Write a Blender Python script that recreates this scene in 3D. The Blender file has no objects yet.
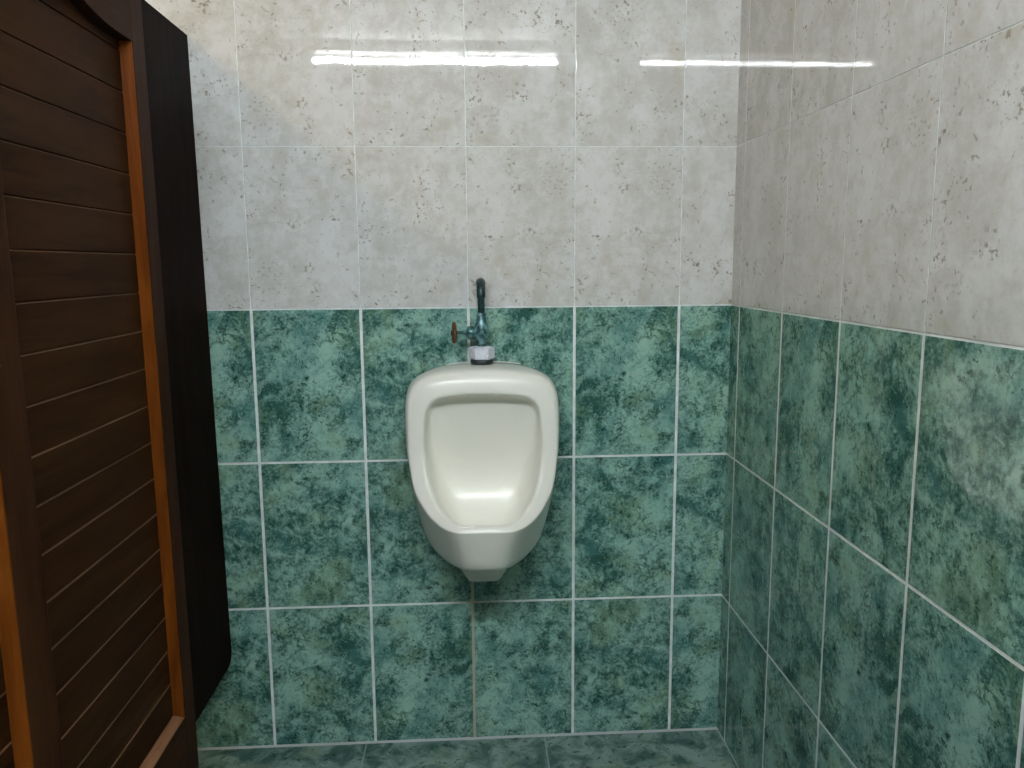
import bpy, bmesh, math, random
from mathutils import Matrix, Vector

random.seed(4)
SC = bpy.context.scene
COL = SC.collection
PI = math.pi

# ------------------------------------------------------------------ constants (metres)
TILE_W, TILE_H = 0.25, 0.3639
FLOOR_H = 0.0
ROW1 = 1.0935            # height of the joint between the green and the pale tiles
XR = 1.126               # face of the right wall
XL, YF, ZC = -1.9, -4.6, 2.20


# ------------------------------------------------------------------ node helpers
class NT:
    def __init__(self, name):
        self.mat = bpy.data.materials.new(name)
        self.mat.use_nodes = True
        self.t = self.mat.node_tree
        self.t.nodes.clear()
        self.out = self.t.nodes.new('ShaderNodeOutputMaterial')
        self.bsdf = self.t.nodes.new('ShaderNodeBsdfPrincipled')
        self.t.links.new(self.bsdf.outputs[0], self.out.inputs[0])

    def put(self, sock, v):
        if v is None:
            return
        if isinstance(v, bpy.types.NodeSocket):
            self.t.links.new(v, sock)
        else:
            try:
                sock.default_value = v
            except Exception:
                sock.default_value = (*v, 1.0)

    def m(self, op, a, b=None, c=None, clamp=False):
        n = self.t.nodes.new('ShaderNodeMath')
        n.operation = op
        n.use_clamp = clamp
        for s, v in zip(n.inputs, (a, b, c)):
            self.put(s, v)
        return n.outputs[0]

    def ramp(self, x, lo, hi, a=0.0, b=1.0, smooth=True):
        n = self.t.nodes.new('ShaderNodeMapRange')
        n.interpolation_type = 'SMOOTHSTEP' if smooth else 'LINEAR'
        n.clamp = True
        self.put(n.inputs['Value'], x)
        n.inputs['From Min'].default_value = lo
        n.inputs['From Max'].default_value = hi
        n.inputs['To Min'].default_value = a
        n.inputs['To Max'].default_value = b
        return n.outputs[0]

    def mix(self, f, a, b, mode='MIX'):
        n = self.t.nodes.new('ShaderNodeMix')
        n.data_type = 'RGBA'
        n.blend_type = mode
        n.clamp_factor = True
        self.put(n.inputs[0], f)
        for s, v in ((n.inputs[6], a), (n.inputs[7], b)):
            if isinstance(v, bpy.types.NodeSocket):
                self.t.links.new(v, s)
            else:
                s.default_value = (v[0], v[1], v[2], 1.0)
        return n.outputs[2]

    def obj(self):
        n = self.t.nodes.new('ShaderNodeTexCoord')
        return n.outputs['Object']

    def sep(self, v):
        n = self.t.nodes.new('ShaderNodeSeparateXYZ')
        self.t.links.new(v, n.inputs[0])
        return n.outputs[0], n.outputs[1], n.outputs[2]

    def comb(self, x, y, z):
        n = self.t.nodes.new('ShaderNodeCombineXYZ')
        for s, v in zip(n.inputs, (x, y, z)):
            self.put(s, v)
        return n.outputs[0]

    def noise(self, vec, scale, detail=2.0, rough=0.5, dist=0.0, lac=2.0):
        n = self.t.nodes.new('ShaderNodeTexNoise')
        self.put(n.inputs['Vector'], vec)
        n.inputs['Scale'].default_value = scale
        n.inputs['Detail'].default_value = detail
        n.inputs['Roughness'].default_value = rough
        n.inputs['Distortion'].default_value = dist
        n.inputs['Lacunarity'].default_value = lac
        return n.outputs['Fac']

    def voro(self, vec, scale, feature='F1', rnd=1.0):
        n = self.t.nodes.new('ShaderNodeTexVoronoi')
        n.feature = feature
        self.put(n.inputs['Vector'], vec)
        n.inputs['Scale'].default_value = scale
        n.inputs['Randomness'].default_value = rnd
        return n.outputs['Distance']

    def white(self, vec):
        n = self.t.nodes.new('ShaderNodeTexWhiteNoise')
        n.noise_dimensions = '3D'
        self.put(n.inputs['Vector'], vec)
        return n.outputs['Value'], n.outputs['Color']

    def scale(self, vec, s):
        n = self.t.nodes.new('ShaderNodeVectorMath')
        n.operation = 'MULTIPLY'
        self.put(n.inputs[0], vec)
        n.inputs[1].default_value = s
        return n.outputs[0]

    def bump(self, h, dist, strength=1.0, normal=None):
        n = self.t.nodes.new('ShaderNodeBump')
        n.inputs['Strength'].default_value = strength
        n.inputs['Distance'].default_value = dist
        self.put(n.inputs['Height'], h)
        if normal is not None:
            self.put(n.inputs['Normal'], normal)
        return n.outputs[0]

    def finish(self, color=None, rough=None, normal=None, **kw):
        self.put(self.bsdf.inputs['Base Color'], color)
        self.put(self.bsdf.inputs['Roughness'], rough)
        if normal is not None:
            self.put(self.bsdf.inputs['Normal'], normal)
        for k, v in kw.items():
            self.put(self.bsdf.inputs[k], v)
        return self.mat


# ------------------------------------------------------------------ tile material
def green_colour(n, vec, cool):
    """mottled green ceramic print; vec is in metres inside one tile"""
    big = n.noise(vec, 9.0, 4.0, 0.60, 0.6)
    mid = n.noise(vec, 30.0, 6.0, 0.70, 0.7)
    fine = n.noise(vec, 150.0, 3.0, 0.65)
    tone = n.m('ADD', n.m('MULTIPLY', big, 0.50), n.m('MULTIPLY', mid, 0.50))
    tone = n.m('ADD', tone, n.m('MULTIPLY', n.m('SUBTRACT', fine, 0.5), 0.30))
    f = n.ramp(tone, 0.39, 0.625)
    c = n.mix(f, (0.026, 0.100, 0.080), (0.285, 0.490, 0.415))
    # bluish and yellowish drifts
    hue = n.noise(vec, 12.0, 3.0, 0.55, 0.4)
    c = n.mix(n.ramp(hue, 0.53, 0.68, 0.0, 0.40), c, (0.250, 0.390, 0.250))
    c = n.mix(n.ramp(hue, 0.47, 0.32, 0.0, 0.45), c, (0.070, 0.215, 0.205))
    # pale cloudy pools
    pool = n.noise(vec, 19.0, 4.0, 0.55, 1.2)
    c = n.mix(n.ramp(pool, 0.57, 0.68, 0.0, 0.45), c, (0.330, 0.520, 0.440))
    # dark crackle round the pools, and specks
    vx, vy, vz = n.sep(vec)
    warp = n.noise(vec, 40.0, 4.0, 0.65)
    wv = n.comb(n.m('ADD', vx, n.m('MULTIPLY', warp, 0.06)), vy, n.m('ADD', vz, n.m('MULTIPLY', mid, 0.06)))
    edge = n.voro(wv, 44.0, 'DISTANCE_TO_EDGE')
    crack = n.m('MULTIPLY', n.ramp(edge, 0.095, 0.035), n.ramp(n.noise(vec, 24.0, 3.0, 0.6), 0.53, 0.64))
    c = n.mix(n.m('MULTIPLY', crack, 0.75), c, (0.018, 0.070, 0.052))
    speck = n.noise(vec, 105.0, 3.0, 0.6, 0.8)
    gate = n.ramp(mid, 0.58, 0.40, 0.15, 1.0)
    c = n.mix(n.m('MULTIPLY', n.ramp(speck, 0.57, 0.63), n.m('MULTIPLY', gate, 0.9)), c, (0.010, 0.052, 0.038))
    c = n.mix(n.m('MULTIPLY', n.ramp(speck, 0.36, 0.28), 0.55), c, (0.370, 0.570, 0.500))
    return c


def pale_colour(n, vec):
    big = n.noise(vec, 8.0, 5.0, 0.62, 0.4)
    mid = n.noise(vec, 34.0, 6.0, 0.66, 0.4)
    fine = n.noise(vec, 170.0, 2.0, 0.6)
    t = n.m('ADD', n.m('MULTIPLY', big, 0.55), n.m('MULTIPLY', mid, 0.45))
    t = n.m('ADD', t, n.m('MULTIPLY', n.m('SUBTRACT', fine, 0.5), 0.12))
    c = n.mix(n.ramp(t, 0.36, 0.62), (0.510, 0.503, 0.470), (0.655, 0.660, 0.655))
    tan = n.noise(vec, 11.0, 5.0, 0.62, 0.6)
    c = n.mix(n.ramp(tan, 0.56, 0.72, 0.0, 0.42), c, (0.430, 0.385, 0.295))
    # pepper-like brown pits in loose clusters
    sp = n.noise(vec, 120.0, 2.0, 0.55, 0.25)
    gate = n.ramp(n.noise(vec, 15.0, 4.0, 0.6), 0.50, 0.68)
    c = n.mix(n.m('MULTIPLY', n.ramp(sp, 0.56, 0.66), n.m('MULTIPLY', gate, 0.80)), c, (0.190, 0.150, 0.100))
    sp2 = n.noise(vec, 80.0, 2.0, 0.5, 0.4)
    c = n.mix(n.m('MULTIPLY', n.ramp(sp2, 0.67, 0.74), 0.60), c, (0.230, 0.185, 0.125))
    return c


def tile_material(name, axis, offset, stain=False):
    n = NT(name)
    x, y, z = n.sep(n.obj())
    u = x if axis == 'x' else n.m('MULTIPLY', y, -1.0)
    tu = n.m('DIVIDE', n.m('SUBTRACT', u, offset), TILE_W)
    tv = n.m('DIVIDE', n.m('SUBTRACT', z, ROW1), TILE_H)
    iu, iv = n.m('FLOOR', tu), n.m('FLOOR', tv)
    fu, fv = n.m('SUBTRACT', tu, iu), n.m('SUBTRACT', tv, iv)
    du = n.m('MULTIPLY', n.m('MINIMUM', fu, n.m('SUBTRACT', 1.0, fu)), TILE_W)
    dv = n.m('MULTIPLY', n.m('MINIMUM', fv, n.m('SUBTRACT', 1.0, fv)), TILE_H)
    green = n.m('LESS_THAN', z, ROW1)
    # printed design: four variants, some turned half round
    rv, rc = n.white(n.comb(iu, iv, 3.0 if axis == 'x' else 8.0))
    var = n.m('FLOOR', n.m('MULTIPLY', rv, 5.0))
    rr = n.sep(rc)[1]
    flip = n.m('SUBTRACT', n.m('MULTIPLY', n.m('GREATER_THAN', rr, 0.5), 2.0), 1.0)
    lu = n.m('MULTIPLY', n.m('MULTIPLY', n.m('SUBTRACT', fu, 0.5), TILE_W), flip)
    lv = n.m('MULTIPLY', n.m('MULTIPLY', n.m('SUBTRACT', fv, 0.5), TILE_H), flip)
    vec = n.comb(lu, n.m('MULTIPLY', var, 3.37), lv)
    g = green_colour(n, vec, 0)
    p = pale_colour(n, vec)
    tile = n.mix(green, p, g)
    # grout: broad and white between the green tiles, thin between the pale ones
    half = n.m('ADD', 0.0011, n.m('MULTIPLY', green, 0.0021))
    dmin = n.m('MINIMUM', n.m('SUBTRACT', du, half), n.m('SUBTRACT', dv, n.m('MULTIPLY', half, 0.8)))
    gm = n.ramp(dmin, -0.0004, 0.0007, 1.0, 0.0)
    grime = n.noise(n.obj(), 24.0, 3.0, 0.6)
    gc = n.mix(n.ramp(grime, 0.40, 0.65), (0.62, 0.68, 0.67), (0.80, 0.84, 0.84))
    if stain:
        # brown seepage in the upright joint below the urinal
        s = n.m('MULTIPLY', n.ramp(n.m('ABSOLUTE', n.m('SUBTRACT', x, 0.5)), 0.02, 0.01), n.ramp(z, 0.50, 0.40))
        gc = n.mix(n.m('MULTIPLY', s, 0.8), gc, (0.30, 0.26, 0.16))
        s2 = n.m('MULTIPLY', n.ramp(n.m('ABSOLUTE', n.m('SUBTRACT', x, 0.5)), 0.07, 0.02), n.ramp(n.m('ABSOLUTE', n.m('SUBTRACT', z, 0.3657)), 0.03, 0.01))
        gc = n.mix(n.m('MULTIPLY', s2, 0.6), gc, (0.33, 0.30, 0.20))
    col = n.mix(gm, tile, gc)
    rough = n.m('ADD', 0.018, n.m('MULTIPLY', gm, 0.5))
    wav = n.noise(n.obj(), 95.0, 2.0, 0.5)
    wav2 = n.noise(n.obj(), 7.0, 1.0, 0.5)
    b1 = n.bump(n.m('ADD', wav, n.m('MULTIPLY', wav2, 6.0)), 0.00003)
    b2 = n.bump(gm, -0.0008, 1.0, b1)
    return n.finish(col, rough, b2, **{'Specular IOR Level': 0.62})


def floor_material():
    n = NT('floor_tile')
    x, y, z = n.sep(n.obj())
    W = 0.45
    tu = n.m('DIVIDE', n.m('SUBTRACT', x, 0.677), W)
    tv = n.m('DIVIDE', n.m('SUBTRACT', y, -0.30), W)
    iu, iv = n.m('FLOOR', tu), n.m('FLOOR', tv)
    fu, fv = n.m('SUBTRACT', tu, iu), n.m('SUBTRACT', tv, iv)
    du = n.m('MULTIPLY', n.m('MINIMUM', fu, n.m('SUBTRACT', 1.0, fu)), W)
    dv = n.m('MULTIPLY', n.m('MINIMUM', fv, n.m('SUBTRACT', 1.0, fv)), W)
    rv, rc = n.white(n.comb(iu, iv, 1.0))
    vec = n.comb(n.m('ADD', x, n.m('MULTIPLY', rv, 9.0)), y, 4.0)
    a = n.noise(vec, 14.0, 6.0, 0.65, 0.8)
    b = n.noise(vec, 60.0, 4.0, 0.6, 0.5)
    c = n.mix(n.ramp(a, 0.36, 0.64), (0.052, 0.112, 0.095), (0.215, 0.305, 0.275))
    c = n.mix(n.ramp(n.noise(vec, 8.0, 3.0, 0.5), 0.5, 0.65, 0.0, 0.5), c, (0.20, 0.27, 0.19))
    c = n.mix(n.ramp(b, 0.56, 0.68, 0.0, 0.8), c, (0.025, 0.045, 0.042))
    g = n.ramp(n.m('MINIMUM', du, dv), 0.0012, 0.0022, 1.0, 0.0)
    c = n.mix(n.m('MULTIPLY', g, 0.7), c, (0.30, 0.36, 0.36))
    return n.finish(c, 0.22, n.bump(g, -0.0006))


def plaster_material(name, colour):
    n = NT(name)
    a = n.noise(n.obj(), 3.0, 4.0, 0.6)
    c = n.mix(a, colour, tuple(v * 0.92 for v in colour))
    return n.finish(c, 0.9, n.bump(n.noise(n.obj(), 90.0, 3.0), 0.0006))


def wood_material(name, dark, light, grain_axis, rough=0.5, spec=0.03):
    """varnished hardwood, the grain running along grain_axis"""
    n = NT(name)
    s = {'x': (1.2, 14, 14), 'y': (14, 1.2, 14), 'z': (14, 14, 1.2)}[grain_axis]
    v = n.scale(n.obj(), s)
    a = n.noise(v, 2.2, 5.0, 0.62, 0.9)
    b = n.noise(n.scale(n.obj(), tuple(q * 6 for q in s)), 2.0, 4.0, 0.6)
    f = n.m('ADD', n.m('MULTIPLY', a, 0.7), n.m('MULTIPLY', b, 0.3))
    c = n.mix(n.ramp(f, 0.32, 0.68), dark, light)
    return n.finish(c, n.m('ADD', rough, n.m('MULTIPLY', b, 0.12)), n.bump(b, 0.00012), **{'Specular IOR Level': spec})


def simple_material(name, c1, c2, scale, rough, metallic=0.0, lo=0.4, hi=0.62, bump=0.0):
    n = NT(name)
    a = n.noise(n.obj(), scale, 4.0, 0.6, 0.5)
    c = n.mix(n.ramp(a, lo, hi), c1, c2)
    return n.finish(c, rough, n.bump(a, bump) if bump else None, Metallic=metallic)


def emit_material(name, colour, strength):
    n = NT(name)
    n.bsdf.inputs['Base Color'].default_value = (0.9, 0.9, 0.9, 1)
    n.bsdf.inputs['Emission Color'].default_value = (*colour, 1)
    n.bsdf.inputs['Emission Strength'].default_value = strength
    return n.mat


M = {
    'back': tile_material('back_wall_tile', 'x', 0.0, True),
    'side': tile_material('side_wall_tile', 'y', 0.0583),
    'front': plaster_material('grey_brown_paint', (0.10, 0.095, 0.085)),
    'floor': floor_material(),
    'ceil': plaster_material('ceiling_paint', (0.16, 0.155, 0.145)),
    'grout': plaster_material('joint_grout', (0.42, 0.46, 0.46)),
    'plank': wood_material('plank_wood', (0.0200, 0.0070, 0.0022), (0.0430, 0.0160, 0.0052), 'y', 0.46),
    'stile': wood_material('stile_wood', (0.0220, 0.0072, 0.0028), (0.0450, 0.0165, 0.0066), 'z', 0.44),
    'rail': wood_material('rail_wood', (0.0220, 0.0072, 0.0028), (0.0450, 0.0165, 0.0066), 'y', 0.44),
    'mould': wood_material('moulding_wood', (0.080, 0.0190, 0.0028), (0.150, 0.0420, 0.0058), 'z', 0.30),
    'sill': wood_material('bottom_moulding_wood', (0.130, 0.056, 0.026), (0.230, 0.112, 0.060), 'y', 0.30),
    'arris': wood_material('painted_lit_edge', (0.070, 0.034, 0.017), (0.150, 0.076, 0.040), 'y', 0.42, 0.2),  # paler wood that paints the light caught by the grooves' upward facets
    'part': wood_material('partition_wood', (0.0050, 0.0020, 0.0014), (0.0130, 0.0050, 0.0034), 'z', 0.5, 0.015),
    'ceramic': None,
    'copper': simple_material('patinated_brass', (0.022, 0.072, 0.074), (0.165, 0.330, 0.345), 70.0, 0.36, 0.35, bump=0.0006),
    'elbow': simple_material('dark_patinated_pipe', (0.006, 0.022, 0.021), (0.024, 0.066, 0.064), 60.0, 0.38, 0.3, bump=0.0006),
    'rust': simple_material('rusty_knob', (0.075, 0.030, 0.010), (0.210, 0.090, 0.020), 90.0, 0.5, 0.2, bump=0.001),
    'pvc': simple_material('white_plastic_nut', (0.56, 0.58, 0.66), (0.70, 0.72, 0.78), 120.0, 0.45, 0.0, bump=0.0006),
    'rubber': simple_material('black_rubber', (0.012, 0.018, 0.018), (0.030, 0.036, 0.036), 80.0, 0.45),
    'sealant': simple_material('white_sealant', (0.62, 0.64, 0.62), (0.74, 0.75, 0.73), 60.0, 0.5),
    'metal_white': simple_material('white_enamel', (0.72, 0.72, 0.72), (0.78, 0.78, 0.78), 10.0, 0.4),
    'grey': simple_material('grey_metal', (0.30, 0.30, 0.31), (0.38, 0.38, 0.39), 30.0, 0.35, 0.8),
    'tube': emit_material('tube_glow', (0.92, 0.975, 1.0), 445.0),
    'bulb': emit_material('bulb_glow', (1.0, 0.67, 0.22), 520.0),
}


def ceramic():
    n = NT('cream_vitreous_china')
    a = n.noise(n.obj(), 4.0, 3.0, 0.5)
    c = n.mix(a, (0.800, 0.790, 0.710), (0.845, 0.835, 0.760))
    x, y, z = n.sep(n.obj())
    return n.finish(c, 0.31, None, **{'Coat Weight': 0.08, 'Coat Roughness': 0.10})


M['ceramic'] = ceramic()


# ------------------------------------------------------------------ mesh helpers
def link(name, bm, mat, parent=None, smooth=False, kind=None):
    bmesh.ops.recalc_face_normals(bm, faces=bm.faces[:])
    me = bpy.data.meshes.new(name)
    bm.to_mesh(me)
    bm.free()
    me.materials.append(mat)
    if smooth:
        for p in me.polygons:
            p.use_smooth = True
    o = bpy.data.objects.new(name, me)
    COL.objects.link(o)
    if parent is not None:
        o.parent = parent
        o.matrix_parent_inverse = parent.matrix_world.inverted() if False else Matrix.Translation(-Vector(parent.location)) if parent.type == 'EMPTY' else Matrix.Identity(4)
    if kind:
        o['kind'] = kind
    return o


def thing(name, label, cat, loc):
    o = bpy.data.objects.new(name, None)
    COL.objects.link(o)
    o.empty_display_size = 0.1
    o.location = loc
    o['label'] = label
    o['category'] = cat
    return o


def box(bm, x0, x1, y0, y1, z0, z1, bevel=0.0):
    vs = [bm.verts.new((x, y, z)) for x in (x0, x1) for y in (y0, y1) for z in (z0, z1)]
    idx = [(0, 1, 3, 2), (4, 6, 7, 5), (0, 4, 5, 1), (2, 3, 7, 6), (0, 2, 6, 4), (1, 5, 7, 3)]
    fs = [bm.faces.new([vs[i] for i in f]) for f in idx]
    if bevel:
        es = list({e for f in fs for e in f.edges})
        bmesh.ops.bevel(bm, geom=es, offset=bevel, segments=2, affect='EDGES', profile=0.6)


def lathe(bm, prof, origin, axis, n=28):
    """revolve (radius, height) pairs about an axis through origin"""
    ax = Vector(axis).normalized()
    up = Vector((0, 0, 1)) if abs(ax.z) < 0.9 else Vector((1, 0, 0))
    e1 = ax.cross(up).normalized()
    e2 = ax.cross(e1)
    o = Vector(origin)
    rings = []
    for r, h in prof:
        if r < 1e-6:
            rings.append([bm.verts.new(o + ax * h)])
        else:
            rings.append([bm.verts.new(o + ax * h + (e1 * math.cos(2 * PI * k / n) + e2 * math.sin(2 * PI * k / n)) * r) for k in range(n)])
    for a, b in zip(rings, rings[1:]):
        for k in range(n):
            j = (k + 1) % n
            if len(a) == 1 and len(b) > 1:
                bm.faces.new((a[0], b[k], b[j]))
            elif len(b) == 1 and len(a) > 1:
                bm.faces.new((a[k], a[j], b[0]))
            elif len(a) > 1:
                bm.faces.new((a[k], a[j], b[j], b[k]))


def tube(bm, pts, rad, n=20):
    """a pipe along a list of points; rad is a number or one per point"""
    pts = [Vector(p) for p in pts]
    rad = rad if isinstance(rad, (list, tuple)) else [rad] * len(pts)
    rings = []
    t0 = (pts[1] - pts[0]).normalized()
    e1 = t0.orthogonal().normalized()
    for i, p in enumerate(pts):
        t = (pts[min(i + 1, len(pts) - 1)] - pts[max(i - 1, 0)]).normalized()
        e1 = (e1 - t * e1.dot(t)).normalized()
        e2 = t.cross(e1)
        rings.append([bm.verts.new(p + (e1 * math.cos(2 * PI * k / n) + e2 * math.sin(2 * PI * k / n)) * rad[i]) for k in range(n)])
    for a, b in zip(rings, rings[1:]):
        for k in range(n):
            j = (k + 1) % n
            bm.faces.new((a[k], a[j], b[j], b[k]))
    bm.faces.new(rings[0][::-1])
    bm.faces.new(rings[-1])


def prism_x(bm, poly, x0, x1):
    """a (y, z) outline extruded from x0 to x1"""
    a = [bm.verts.new((x0, y, z)) for y, z in poly]
    b = [bm.verts.new((x1, y, z)) for y, z in poly]
    bm.faces.new(a)
    bm.faces.new(b[::-1])
    for k in range(len(poly)):
        j = (k + 1) % len(poly)
        bm.faces.new((a[k], b[k], b[j], a[j]))


def struct(name, mat, x0, x1, y0, y1, z0, z1):
    bm = bmesh.new()
    box(bm, x0, x1, y0, y1, z0, z1)
    return link(name, bm, mat, kind='structure')


# ------------------------------------------------------------------ the room
T = 0.12
struct('wall_back', M['back'], XL - T, XR + T, 0, T, -0.0, ZC)
struct('wall_right', M['side'], XR, XR + T, YF, 0, 0, ZC)
struct('wall_left', M['front'], XL - T, XL, YF, 0, 0, ZC)
struct('wall_front', M['front'], XL - T, XR + T, YF - T, YF, 0, ZC)
struct('floor', M['floor'], XL - T, XR + T, YF - T, T, -0.1, 0)
struct('ceiling', M['ceil'], XL - T, XR + T, YF - T, T, ZC, ZC + 0.1)
bm = bmesh.new()
# grout fillet along the foot of the back wall
prism_x(bm, [(0, 0), (-0.004, 0), (0, 0.004)], XL, XR)
link('trim_1', bm, M['grout'], kind='structure')

# ------------------------------------------------------------------ the wooden partition fixed to the back wall
bm = bmesh.new()
PZ0, PZ1, PY = 0.232, 1.692, -1.30
c = 0.02
outline = [(0.0, PZ0 + 0.022), (-0.010, PZ0 + 0.006), (-0.026, PZ0), (PY, PZ0), (PY, PZ1), (0.0, PZ1)]
prism_x(bm, outline, -0.132, -0.100)
for v in bm.verts:          # it stands a touch out of plumb
    v.co.x += (0.965 - v.co.z) * 0.0080 + 0.0015
part = link('stall_partition', bm, M['part'])
part['label'] = 'near-black wooden partition fixed to the back wall behind the open plank door, its foot clear of the floor'
part['category'] = 'partition'

# ------------------------------------------------------------------ the panelled door leaf standing in front of it
DX0, DX1 = -0.100, -0.050          # back and front face
PX = DX1 - 0.0195                   # face of the sunken planks
Y_EDGE, Y_OPEN, Y_MID0, Y_MID1 = -0.390, -0.441, -0.866, -0.932
Y_OPEN2, Y_END = -1.339, -1.406
Z_BOT, Z_TOP = 0.344, 1.665
door = thing('panelled_door', 'dark varnished wooden door with sunken horizontal planks, standing open along the left of the picture', 'door', (-0.075, -0.9, 0.012))
Z0 = 0.012

for y1, y0 in ((Y_EDGE, Y_OPEN), (Y_MID0, Y_MID1), (Y_OPEN2, Y_END)):
    bm = bmesh.new()
    box(bm, DX0, DX1, y0, y1, Z0, Z_TOP, 0.002)
    link('stile', bm, M['stile'], door)


def arch(y, ya, yb):
    """height of the panel's eyebrow top edge between its two sides"""
    s = abs(y - (ya + yb) / 2) / (abs(ya - yb) / 2)      # 1 at the sides, 0 in the middle
    q = max(0.0, min(1.0, (1 - s) / 0.95))
    return 1.562 + 0.022 * max(0.0, (q - 0.3) / 0.7) ** 2


for ya, yb in ((Y_OPEN, Y_MID0), (Y_MID1, Y_OPEN2)):
    ys = [ya + (yb - ya) * k / 24 for k in range(25)]
    # top rail with the arched lower edge
    bm = bmesh.new()
    prism_x(bm, [(ya, Z_TOP), *[(y, arch(y, ya, yb)) for y in ys], (yb, Z_TOP)], DX0, DX1)
    link('top_rail', bm, M['rail'], door)
    bm = bmesh.new()
    box(bm, DX0, DX1, yb, ya, Z0, Z_BOT, 0.0)
    link('bottom_rail', bm, M['rail'], door)
    # the planks: one board with V grooves across it
    zs = [0.4840 + 0.0664 * k for k in range(-2, 18)]
    prof = [(0.0, 0.33)]
    for z in zs:
        if z > 0.34:
            prof += [(0.0, z - 0.0021), (-0.0026, z - 0.0002), (-0.0030, z + 0.0004), (0.0, z + 0.0016)]
    prof.append((0.0, 1.64))
    bm = bmesh.new()
    fr = [(PX + d, z) for d, z in prof]
    ol = fr + [(DX0 + 0.012, 1.64), (DX0 + 0.012, 0.33)]
    a = [bm.verts.new((x, ya, z)) for x, z in ol]
    b = [bm.verts.new((x, yb, z)) for x, z in ol]
    bm.faces.new(a)
    bm.faces.new(b[::-1])
    for k in range(len(ol)):
        j = (k + 1) % len(ol)
        f = bm.faces.new((a[k], b[k], b[j], a[j]))
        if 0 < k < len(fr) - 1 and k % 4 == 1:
            f.material_index = 1                     # upper arris of each plank, caught light put into a paler colour
    o = link('plank_panel', bm, M['plank'], door)
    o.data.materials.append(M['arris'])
    # mouldings lining the opening: a thin bead standing a little proud of the frame
    for yy, s in ((ya, -1), (yb, 1)):
        bm = bmesh.new()
        pr = [(PX - 0.001, 0.0), (PX + 0.005, 0.0), (PX + 0.004, 0.003 * s), (PX - 0.001, 0.005 * s)] if s > 0 else [(PX - 0.001, 0.0), (DX1 - 0.004, 0.0), (DX1 - 0.0005, 0.0015 * s), (DX1 - 0.001, 0.003 * s), (PX + 0.003, 0.0065 * s), (PX - 0.001, 0.0075 * s)]
        lo = [bm.verts.new((x, yy + d, Z_BOT)) for x, d in pr]
        hi = [bm.verts.new((x, yy + d, 1.5615)) for x, d in pr]
        bm.faces.new(lo)
        bm.faces.new(hi[::-1])
        for k in range(len(pr)):
            j = (k + 1) % len(pr)
            bm.faces.new((lo[k], hi[k], hi[j], lo[j]))
        o = link('side_moulding', bm, M['mould'], door)
        o['label'] = 'bright orange-brown varnished moulding'
    bm = bmesh.new()
    prism = [(PX - 0.001, Z_BOT), (DX1 - 0.001, Z_BOT), (DX1 - 0.001, Z_BOT + 0.002), (PX - 0.001, Z_BOT + 0.009)]
    lo = [bm.verts.new((x, ya, z)) for x, z in prism]
    hi = [bm.verts.new((x, yb, z)) for x, z in prism]
    bm.faces.new(lo)
    bm.faces.new(hi[::-1])
    for k in range(len(prism)):
        j = (k + 1) % len(prism)
        bm.faces.new((lo[k], hi[k], hi[j], lo[j]))
    o = link('bottom_moulding', bm, M['sill'], door)
    o['label'] = 'light brown moulding under the planks'

# the leaf hangs a little out of plumb
for o in list(door.children):
    for v in o.data.vertices:
        v.co.y += (0.965 - v.co.z) * 0.0115
    o.data.update()

# ------------------------------------------------------------------ the urinal
UX = 0.5275


def spline_half(keys, sub=4):
    """Catmull-Rom through the right half of an outline, mirrored ends"""
    P = [Vector(k) for k in keys]
    a = Vector((-P[1].x, P[1].y, P[1].z))
    b = Vector((-P[-2].x, P[-2].y, P[-2].z))
    Q = [a] + P + [b]
    out = []
    for i in range(1, len(Q) - 2):
        p0, p1, p2, p3 = Q[i - 1], Q[i], Q[i + 1], Q[i + 2]
        for k in range(sub):
            t = k / sub
            # centripetal-like damping keeps corners tight
            m1, m2 = (p2 - p0) * 0.42, (p3 - p1) * 0.42
            h = (2 * t**3 - 3 * t**2 + 1) * p1 + (t**3 - 2 * t**2 + t) * m1 + (-2 * t**3 + 3 * t**2) * p2 + (t**3 - t**2) * m2
            out.append(h)
    out.append(P[-1])
    return out


def keys(xz, ys):
    if not isinstance(ys, (list, tuple)):
        ys = [ys] * len(xz)
    return [(x, y, z) for (x, z), y in zip(xz, ys)]


def lerp_keys(a, b, t, dy=0.0):
    return [tuple(p + (q - p) * t + (dy if i == 1 else 0) for i, (p, q) in enumerate(zip(u, v))) for u, v in zip(a, b)]


K_wall = keys([(0, .962), (.095, .957), (.150, .922), (.158, .80), (.152, .73), (.132, .65), (.095, .575), (.066, .525), (.044, .492), (0, .488)], 0.0)
K_mid = keys([(0, .966), (.108, .957), (.160, .917), (.166, .80), (.160, .728), (.145, .650), (.114, .574), (.080, .528), (.050, .503), (0, .501)],
             [-.05, -.05, -.05, -.05, -.055, -.065, -.075, -.085, -.10, -.10])
K_body = keys([(0, .967), (.120, .957), (.167, .916), (.170, .797), (.164, .728), (.150, .655), (.125, .580), (.091, .547), (.047, .549), (0, .550)],
              [-.10, -.10, -.10, -.10, -.12, -.14, -.158, -.182, -.254, -.266])
K_out = keys([(0, .949), (.108, .940), (.156, .899), (.163, .814), (.160, .761), (.149, .710), (.121, .670), (.088, .650), (.051, .644), (0, .644)],
             [-.165, -.165, -.165, -.175, -.185, -.205, -.240, -.275, -.295, -.297])
K_in = keys([(0, .914), (.095, .905), (.122, .877), (.127, .815), (.125, .783), (.116, .730), (.097, .686), (.070, .664), (.040, .659), (0, .659)],
            [-.172, -.172, -.172, -.180, -.185, -.205, -.236, -.270, -.285, -.286])
K_f = keys([(0, .911), (.094, .902), (.120, .874), (.125, .815), (.122, .783), (.113, .730), (.094, .686), (.066, .660), (.037, .652), (0, .652)],
           [-.150, -.150, -.150, -.155, -.160, -.178, -.208, -.242, -.262, -.264])
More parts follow.
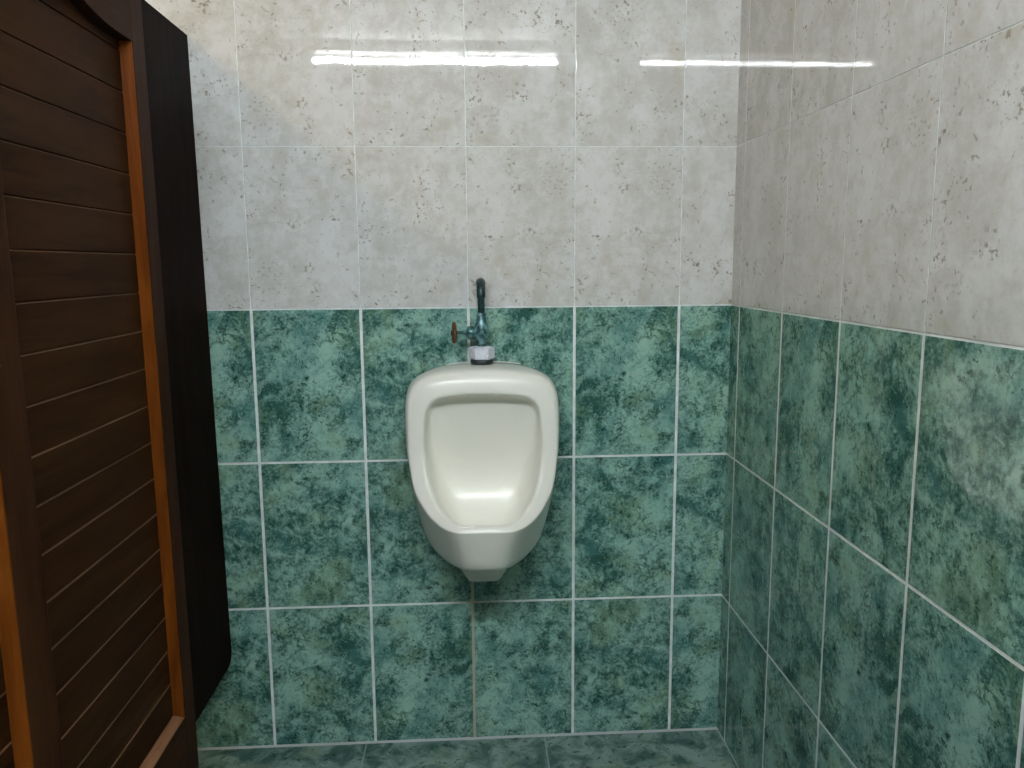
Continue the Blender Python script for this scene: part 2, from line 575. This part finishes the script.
K_g = keys([(0, .903), (.092, .895), (.116, .868), (.120, .81), (.117, .775), (.108, .72), (.092, .668), (.063, .626), (.036, .609), (0, .609)],
           [-.138, -.138, -.136, -.128, -.128, -.140, -.176, -.215, -.235, -.240])


def back_depth(z):
    """the bowl's back: upright above, swept forward in an arc below"""
    if z >= .735:
        return -.098 - .026 * max(0.0, min(1.0, (z - .745) / .13)) ** 1.3
    return -.238 + math.sqrt(max(0.0, .0196 - (.735 - z) ** 2))


def inner_keys(s):
    out = []
    for x, y, z in K_g:
        zz = .735 + (z - .735) * s
        yy = back_depth(zz) - .020 * (x / .120 * s) ** 4 * (1.0 if zz > .7 else 1.5)
        out.append((x * s, yy, zz))
    return out


K_h0, K_h, K_i0, K_i, K_j = inner_keys(.90), inner_keys(.76), inner_keys(.56), inner_keys(.36), inner_keys(.14)
K_sh = [(x, y - .047 * (1 if i < 3 else .55 if i < 4 else 0), z - (.003 if i < 2 else 0.0)) for i, (x, y, z) in enumerate(K_body)]
K_sh = lerp_keys(K_body, K_out, 0.55)
K_sh[0] = (0, -.142, .9665); K_sh[1] = (.119, -.142, .956); K_sh[2] = (.1665, -.142, .912); K_sh[3] = (.1695, -.145, .803)
K_pre = lerp_keys(K_body, K_out, 0.9)
K_pre[0] = (0, -.158, .961); K_pre[1] = (.115, -.158, .951); K_pre[2] = (.163, -.158, .906); K_pre[3] = (.1675, -.164, .809)
K_nose = lerp_keys(K_mid, K_body, 0.92)
K_crest = lerp_keys(K_out, K_in, 0.12, -0.0015)
K_crest2 = lerp_keys(K_out, K_in, 0.80, -0.0025)

urinal = thing('urinal', 'cream glazed wall-hung urinal with a deep open bowl, on the green tiled back wall', 'urinal', (UX, -0.1, 0.45))
bm = bmesh.new()
loops = []
for K in (K_wall, K_mid, K_nose, K_body, K_sh, K_pre, K_out, K_crest, K_crest2, K_in, K_f, K_g, K_h0, K_h, K_i0, K_i, K_j):
    half = spline_half(K)
    R = [bm.verts.new((UX + p.x, p.y, p.z)) for p in half]
    L = [bm.verts.new((UX - p.x, p.y, p.z)) for p in half[1:-1]]
    loops.append(R + L[::-1])
N = len(loops[0])
H = (N - 2) // 2 + 1
for a, b in zip(loops, loops[1:]):
    for k in range(N):
        j = (k + 1) % N
        bm.faces.new((a[k], a[j], b[j], b[k]))
for lp in (loops[0], loops[-1]):
    for k in range(H):
        q = [lp[k], lp[k + 1], lp[(N - k - 1) % N], lp[(N - k) % N]]
        u = []
        for v in q:
            if v not in u:
                u.append(v)
        bm.faces.new(u)
bowl = link('bowl', bm, M['ceramic'], urinal, True)
ss = bowl.modifiers.new('smooth', 'SUBSURF')
ss.levels = 1
ss.render_levels = 2

# the outlet stub under the bowl
bm = bmesh.new()
secs = [(.062, .030, -.075, .520), (.058, .032, -.075, .492), (.052, .032, -.070, .480), (.042, .030, -.066, .462), (.038, .027, -.064, .456), (.026, .020, -.062, .456), (.020, .015, -.062, .468)]
rings = []
for wx, wy, cy, z in secs:
    ring = []
    for k in range(32):
        t = 2 * PI * k / 32
        ct, st = math.cos(t), math.sin(t)
        e = 0.55
        ring.append(bm.verts.new((UX + wx * math.copysign(abs(ct) ** e, ct), cy + wy * math.copysign(abs(st) ** e, st), z)))
    rings.append(ring)
for a, b in zip(rings, rings[1:]):
    for k in range(32):
        j = (k + 1) % 32
        bm.faces.new((a[k], a[j], b[j], b[k]))
bm.faces.new(rings[0])
bm.faces.new(rings[-1])
link('outlet', bm, M['ceramic'], urinal, True)

# bead of sealant where the top meets the tiles
bm = bmesh.new()
pts = []
for k in range(21):
    s = -1 + 2 * k / 20
    pts.append((UX + 0.006 + 0.088 * s, -0.0015, 0.9645 - 0.006 * abs(s) ** 2.2))
tube(bm, pts, 0.0017, 10)
o = link('sealant_bead', bm, M['sealant'], urinal, True)
o['label'] = 'white sealant bead along the wall'

# ------------------------------------------------------------------ the flush valve
VX, VY = 0.5290, -0.058
valve = thing('flush_valve', 'green tarnished angle valve and bent supply pipe on top of the urinal', 'valve', (VX, VY, 0.966))
bm = bmesh.new()
lathe(bm, [(0, .0008), (.025, .0008), (.0262, .003), (.0262, .009), (.024, .0115), (.012, .012), (0, .012)], (VX, VY, .9665), (0, 0, 1), 36)
link('spud_washer', bm, M['rubber'], valve, True)

bm = bmesh.new()
# hexagonal plastic nut, its corners softened
r = 0.0295
prof = [(0, .978), (r - .003, .978), (r, .981), (r, 1.003), (r - .005, 1.0065), (.012, 1.008), (0, 1.008)]
rings = []
for rr, z in prof:
    if rr < 1e-6:
        rings.append([bm.verts.new((VX, VY, z))])
    else:
        rings.append([bm.verts.new((VX + rr * math.cos(PI / 3 * k + PI / 6 * 0 + 0.0), VY + rr * math.sin(PI / 3 * k), z)) for k in range(6)])
for a, b in zip(rings, rings[1:]):
    for k in range(6):
        j = (k + 1) % 6
        if len(a) == 1:
            bm.faces.new((a[0], b[k], b[j]))
        elif len(b) == 1:
            bm.faces.new((a[k], a[j], b[0]))
        else:
            bm.faces.new((a[k], a[j], b[j], b[k]))
o = link('coupling_nut', bm, M['pvc'], valve)
o['label'] = 'white plastic coupling nut'

bm = bmesh.new()
# valve body: neck, globe, upper collar
lathe(bm, [(0, 1.000), (.0105, 1.000), (.0105, 1.012), (.0090, 1.016), (.0095, 1.020), (.0145, 1.026), (.0172, 1.034), (.0176, 1.044),
           (.0158, 1.054), (.0128, 1.061), (.0118, 1.064), (.0118, 1.074), (.0108, 1.077), (.0108, 1.082), (.0085, 1.084), (0, 1.084)], (VX, VY, 0), (0, 0, 1), 28)
link('valve_body', bm, M['copper'], valve, True)

bm = bmesh.new()
# bonnet towards the left, packing nut and spindle
lathe(bm, [(0, .006), (.0110, .006), (.0110, .015), (.0120, .017), (.0145, .018), (.0155, .021), (.0155, .029), (.0140, .032), (.0090, .034),
           (.0075, .038), (.0040, .039), (.0036, .063), (0, .063)], (VX, VY, 1.038), (-1, -0.10, 0.02), 24)
bonnet = link('bonnet', bm, M['copper'], valve, True)

bm = bmesh.new()
ax = Vector((-1, -0.10, 0.02)).normalized()
c0 = Vector((VX, VY, 1.038)) + ax * 0.062
# oval handwheel seen on its edge, with four finger scallops and a screw
n = 40
e2 = Vector((0, 0, 1))
e1 = ax.cross(e2).normalized()
rings = []
for h, q in ((-.004, .35), (-.0045, .8), (-.003, .97), (0, 1.0), (.003, .97), (.0045, .8), (.004, .35)):
    rings.append([bm.verts.new(c0 + ax * h + (e1 * math.cos(2 * PI * k / n) + e2 * math.sin(2 * PI * k / n)) * (.0225 * q * (1 + .09 * math.cos(8 * PI * k / n)))) for k in range(n)])
for a, b in zip(rings, rings[1:]):
    for k in range(n):
        j = (k + 1) % n
        bm.faces.new((a[k], a[j], b[j], b[k]))
bm.faces.new(rings[0])
bm.faces.new(rings[-1])
knob = link('handwheel', bm, M['rust'], valve, True)
knob['label'] = 'rusty brown handwheel'
bm = bmesh.new()
lathe(bm, [(0, .003), (.0058, .003), (.0058, .0065), (.003, .0085), (0, .0085)], c0, ax, 16)
o = link('screw', bm, M['rubber'], None, True)
o.parent = knob

bm = bmesh.new()
# riser and elbow going back into the wall
pts, rad = [(VX, VY, 1.078), (VX, VY, 1.090), (VX, VY, 1.116), (VX, VY, 1.118)], [.0082, .0078, .0078, .0098]
zc, rb = 1.124, 0.026
pts.append((VX, VY, zc)); rad.append(.0100)
for k in range(1, 9):
    t = PI / 2 * k / 8
    pts.append((VX, VY + rb - rb * math.cos(t), zc + rb * math.sin(t))); rad.append(.0098)
pts += [(VX, VY + rb + .006, zc + rb), (VX, VY + rb + .008, zc + rb), (VX, 0.004, zc + rb)]
rad += [.0114, .0088, .0088]
tube(bm, pts, rad, 22)
o = link('supply_pipe', bm, M['elbow'], valve, True)
o['label'] = 'dark green tarnished elbow pipe'

# ------------------------------------------------------------------ lamps (behind and above the camera)
lamp = thing('fluorescent_lamp', 'white batten lamp with one bare fluorescent tube, under the ceiling', 'lamp', (0.37, -2.0, ZC))
bm = bmesh.new()
box(bm, -0.24, 0.98, -2.03, -1.97, ZC - 0.045, ZC, 0.004)
link('housing', bm, M['metal_white'], lamp)
for xx in (-0.198, 0.938):
    bm = bmesh.new()
    box(bm, xx - 0.008, xx + 0.008, -2.013, -1.987, ZC - 0.098, ZC - 0.04, 0.003)
    link('lamp_holder', bm, M['metal_white'], lamp)
bm = bmesh.new()
lathe(bm, [(0, 0), (.0092, 0), (.0092, 1.12), (0, 1.12)], (-0.190, -2.0, ZC - 0.078), (1, 0, 0), 24)
link('tube', bm, M['tube'], lamp, True)

bx, by = -0.603, -0.82
bulb = thing('ceiling_bulb', 'round warm bulb in a ceiling socket on the far side of the partition', 'lamp', (bx, by, ZC))
bm = bmesh.new()
lathe(bm, [(0, 0), (.045, 0), (.045, -.012), (.022, -.018), (.022, -.045), (0, -.045)], (bx, by, ZC), (0, 0, 1), 24)
link('socket', bm, M['metal_white'], bulb, True)
bm = bmesh.new()
prof = [(0.010, -.040)] + [(.022 * math.sin(t), -.082 + .022 * math.cos(t)) for t in [0.4 + (PI - 0.4) * k / 12 for k in range(12)]] + [(0, -.104)]
lathe(bm, prof, (bx, by, ZC), (0, 0, 1), 24)
link('bulb', bm, M['bulb'], bulb, True)

# ------------------------------------------------------------------ world, camera, colour
w = bpy.data.worlds.new('world')
SC.world = w
w.use_nodes = True
w.node_tree.nodes['Background'].inputs[0].default_value = (0.8, 0.9, 1.0, 1)
w.node_tree.nodes['Background'].inputs[1].default_value = 0.05

cam = bpy.data.cameras.new('camera')
cam.sensor_width = 36.0
cam.lens = 36.0 * 795.908 / 1024
cam.clip_start = 0.02
co = bpy.data.objects.new('camera', cam)
COL.objects.link(co)
yaw, pit, roll = CAM_ANGLES = (-0.0558, -0.1489, -0.0072)
base = Matrix(((1, 0, 0), (0, 0, -1), (0, 1, 0)))
co.matrix_world = Matrix.Translation((0.4966, -1.8706, 1.1911)) @ (Matrix.Rotation(yaw, 3, 'Z') @ Matrix.Rotation(pit, 3, 'X') @ base @ Matrix.Rotation(roll, 3, 'Z')).to_4x4()
SC.camera = co

vs = SC.view_settings
vs.view_transform = 'Standard'
vs.look = 'None'
vs.gamma = 1.0
vs.use_curve_mapping = False
vs.exposure = -0.04
SC.cycles.max_bounces = 8
SC.cycles.diffuse_bounces = 5
SC.cycles.glossy_bounces = 4
SC.cycles.sample_clamp_indirect = 40.0
SC.cycles.blur_glossy = 0.0
SC.cycles.use_denoising = True
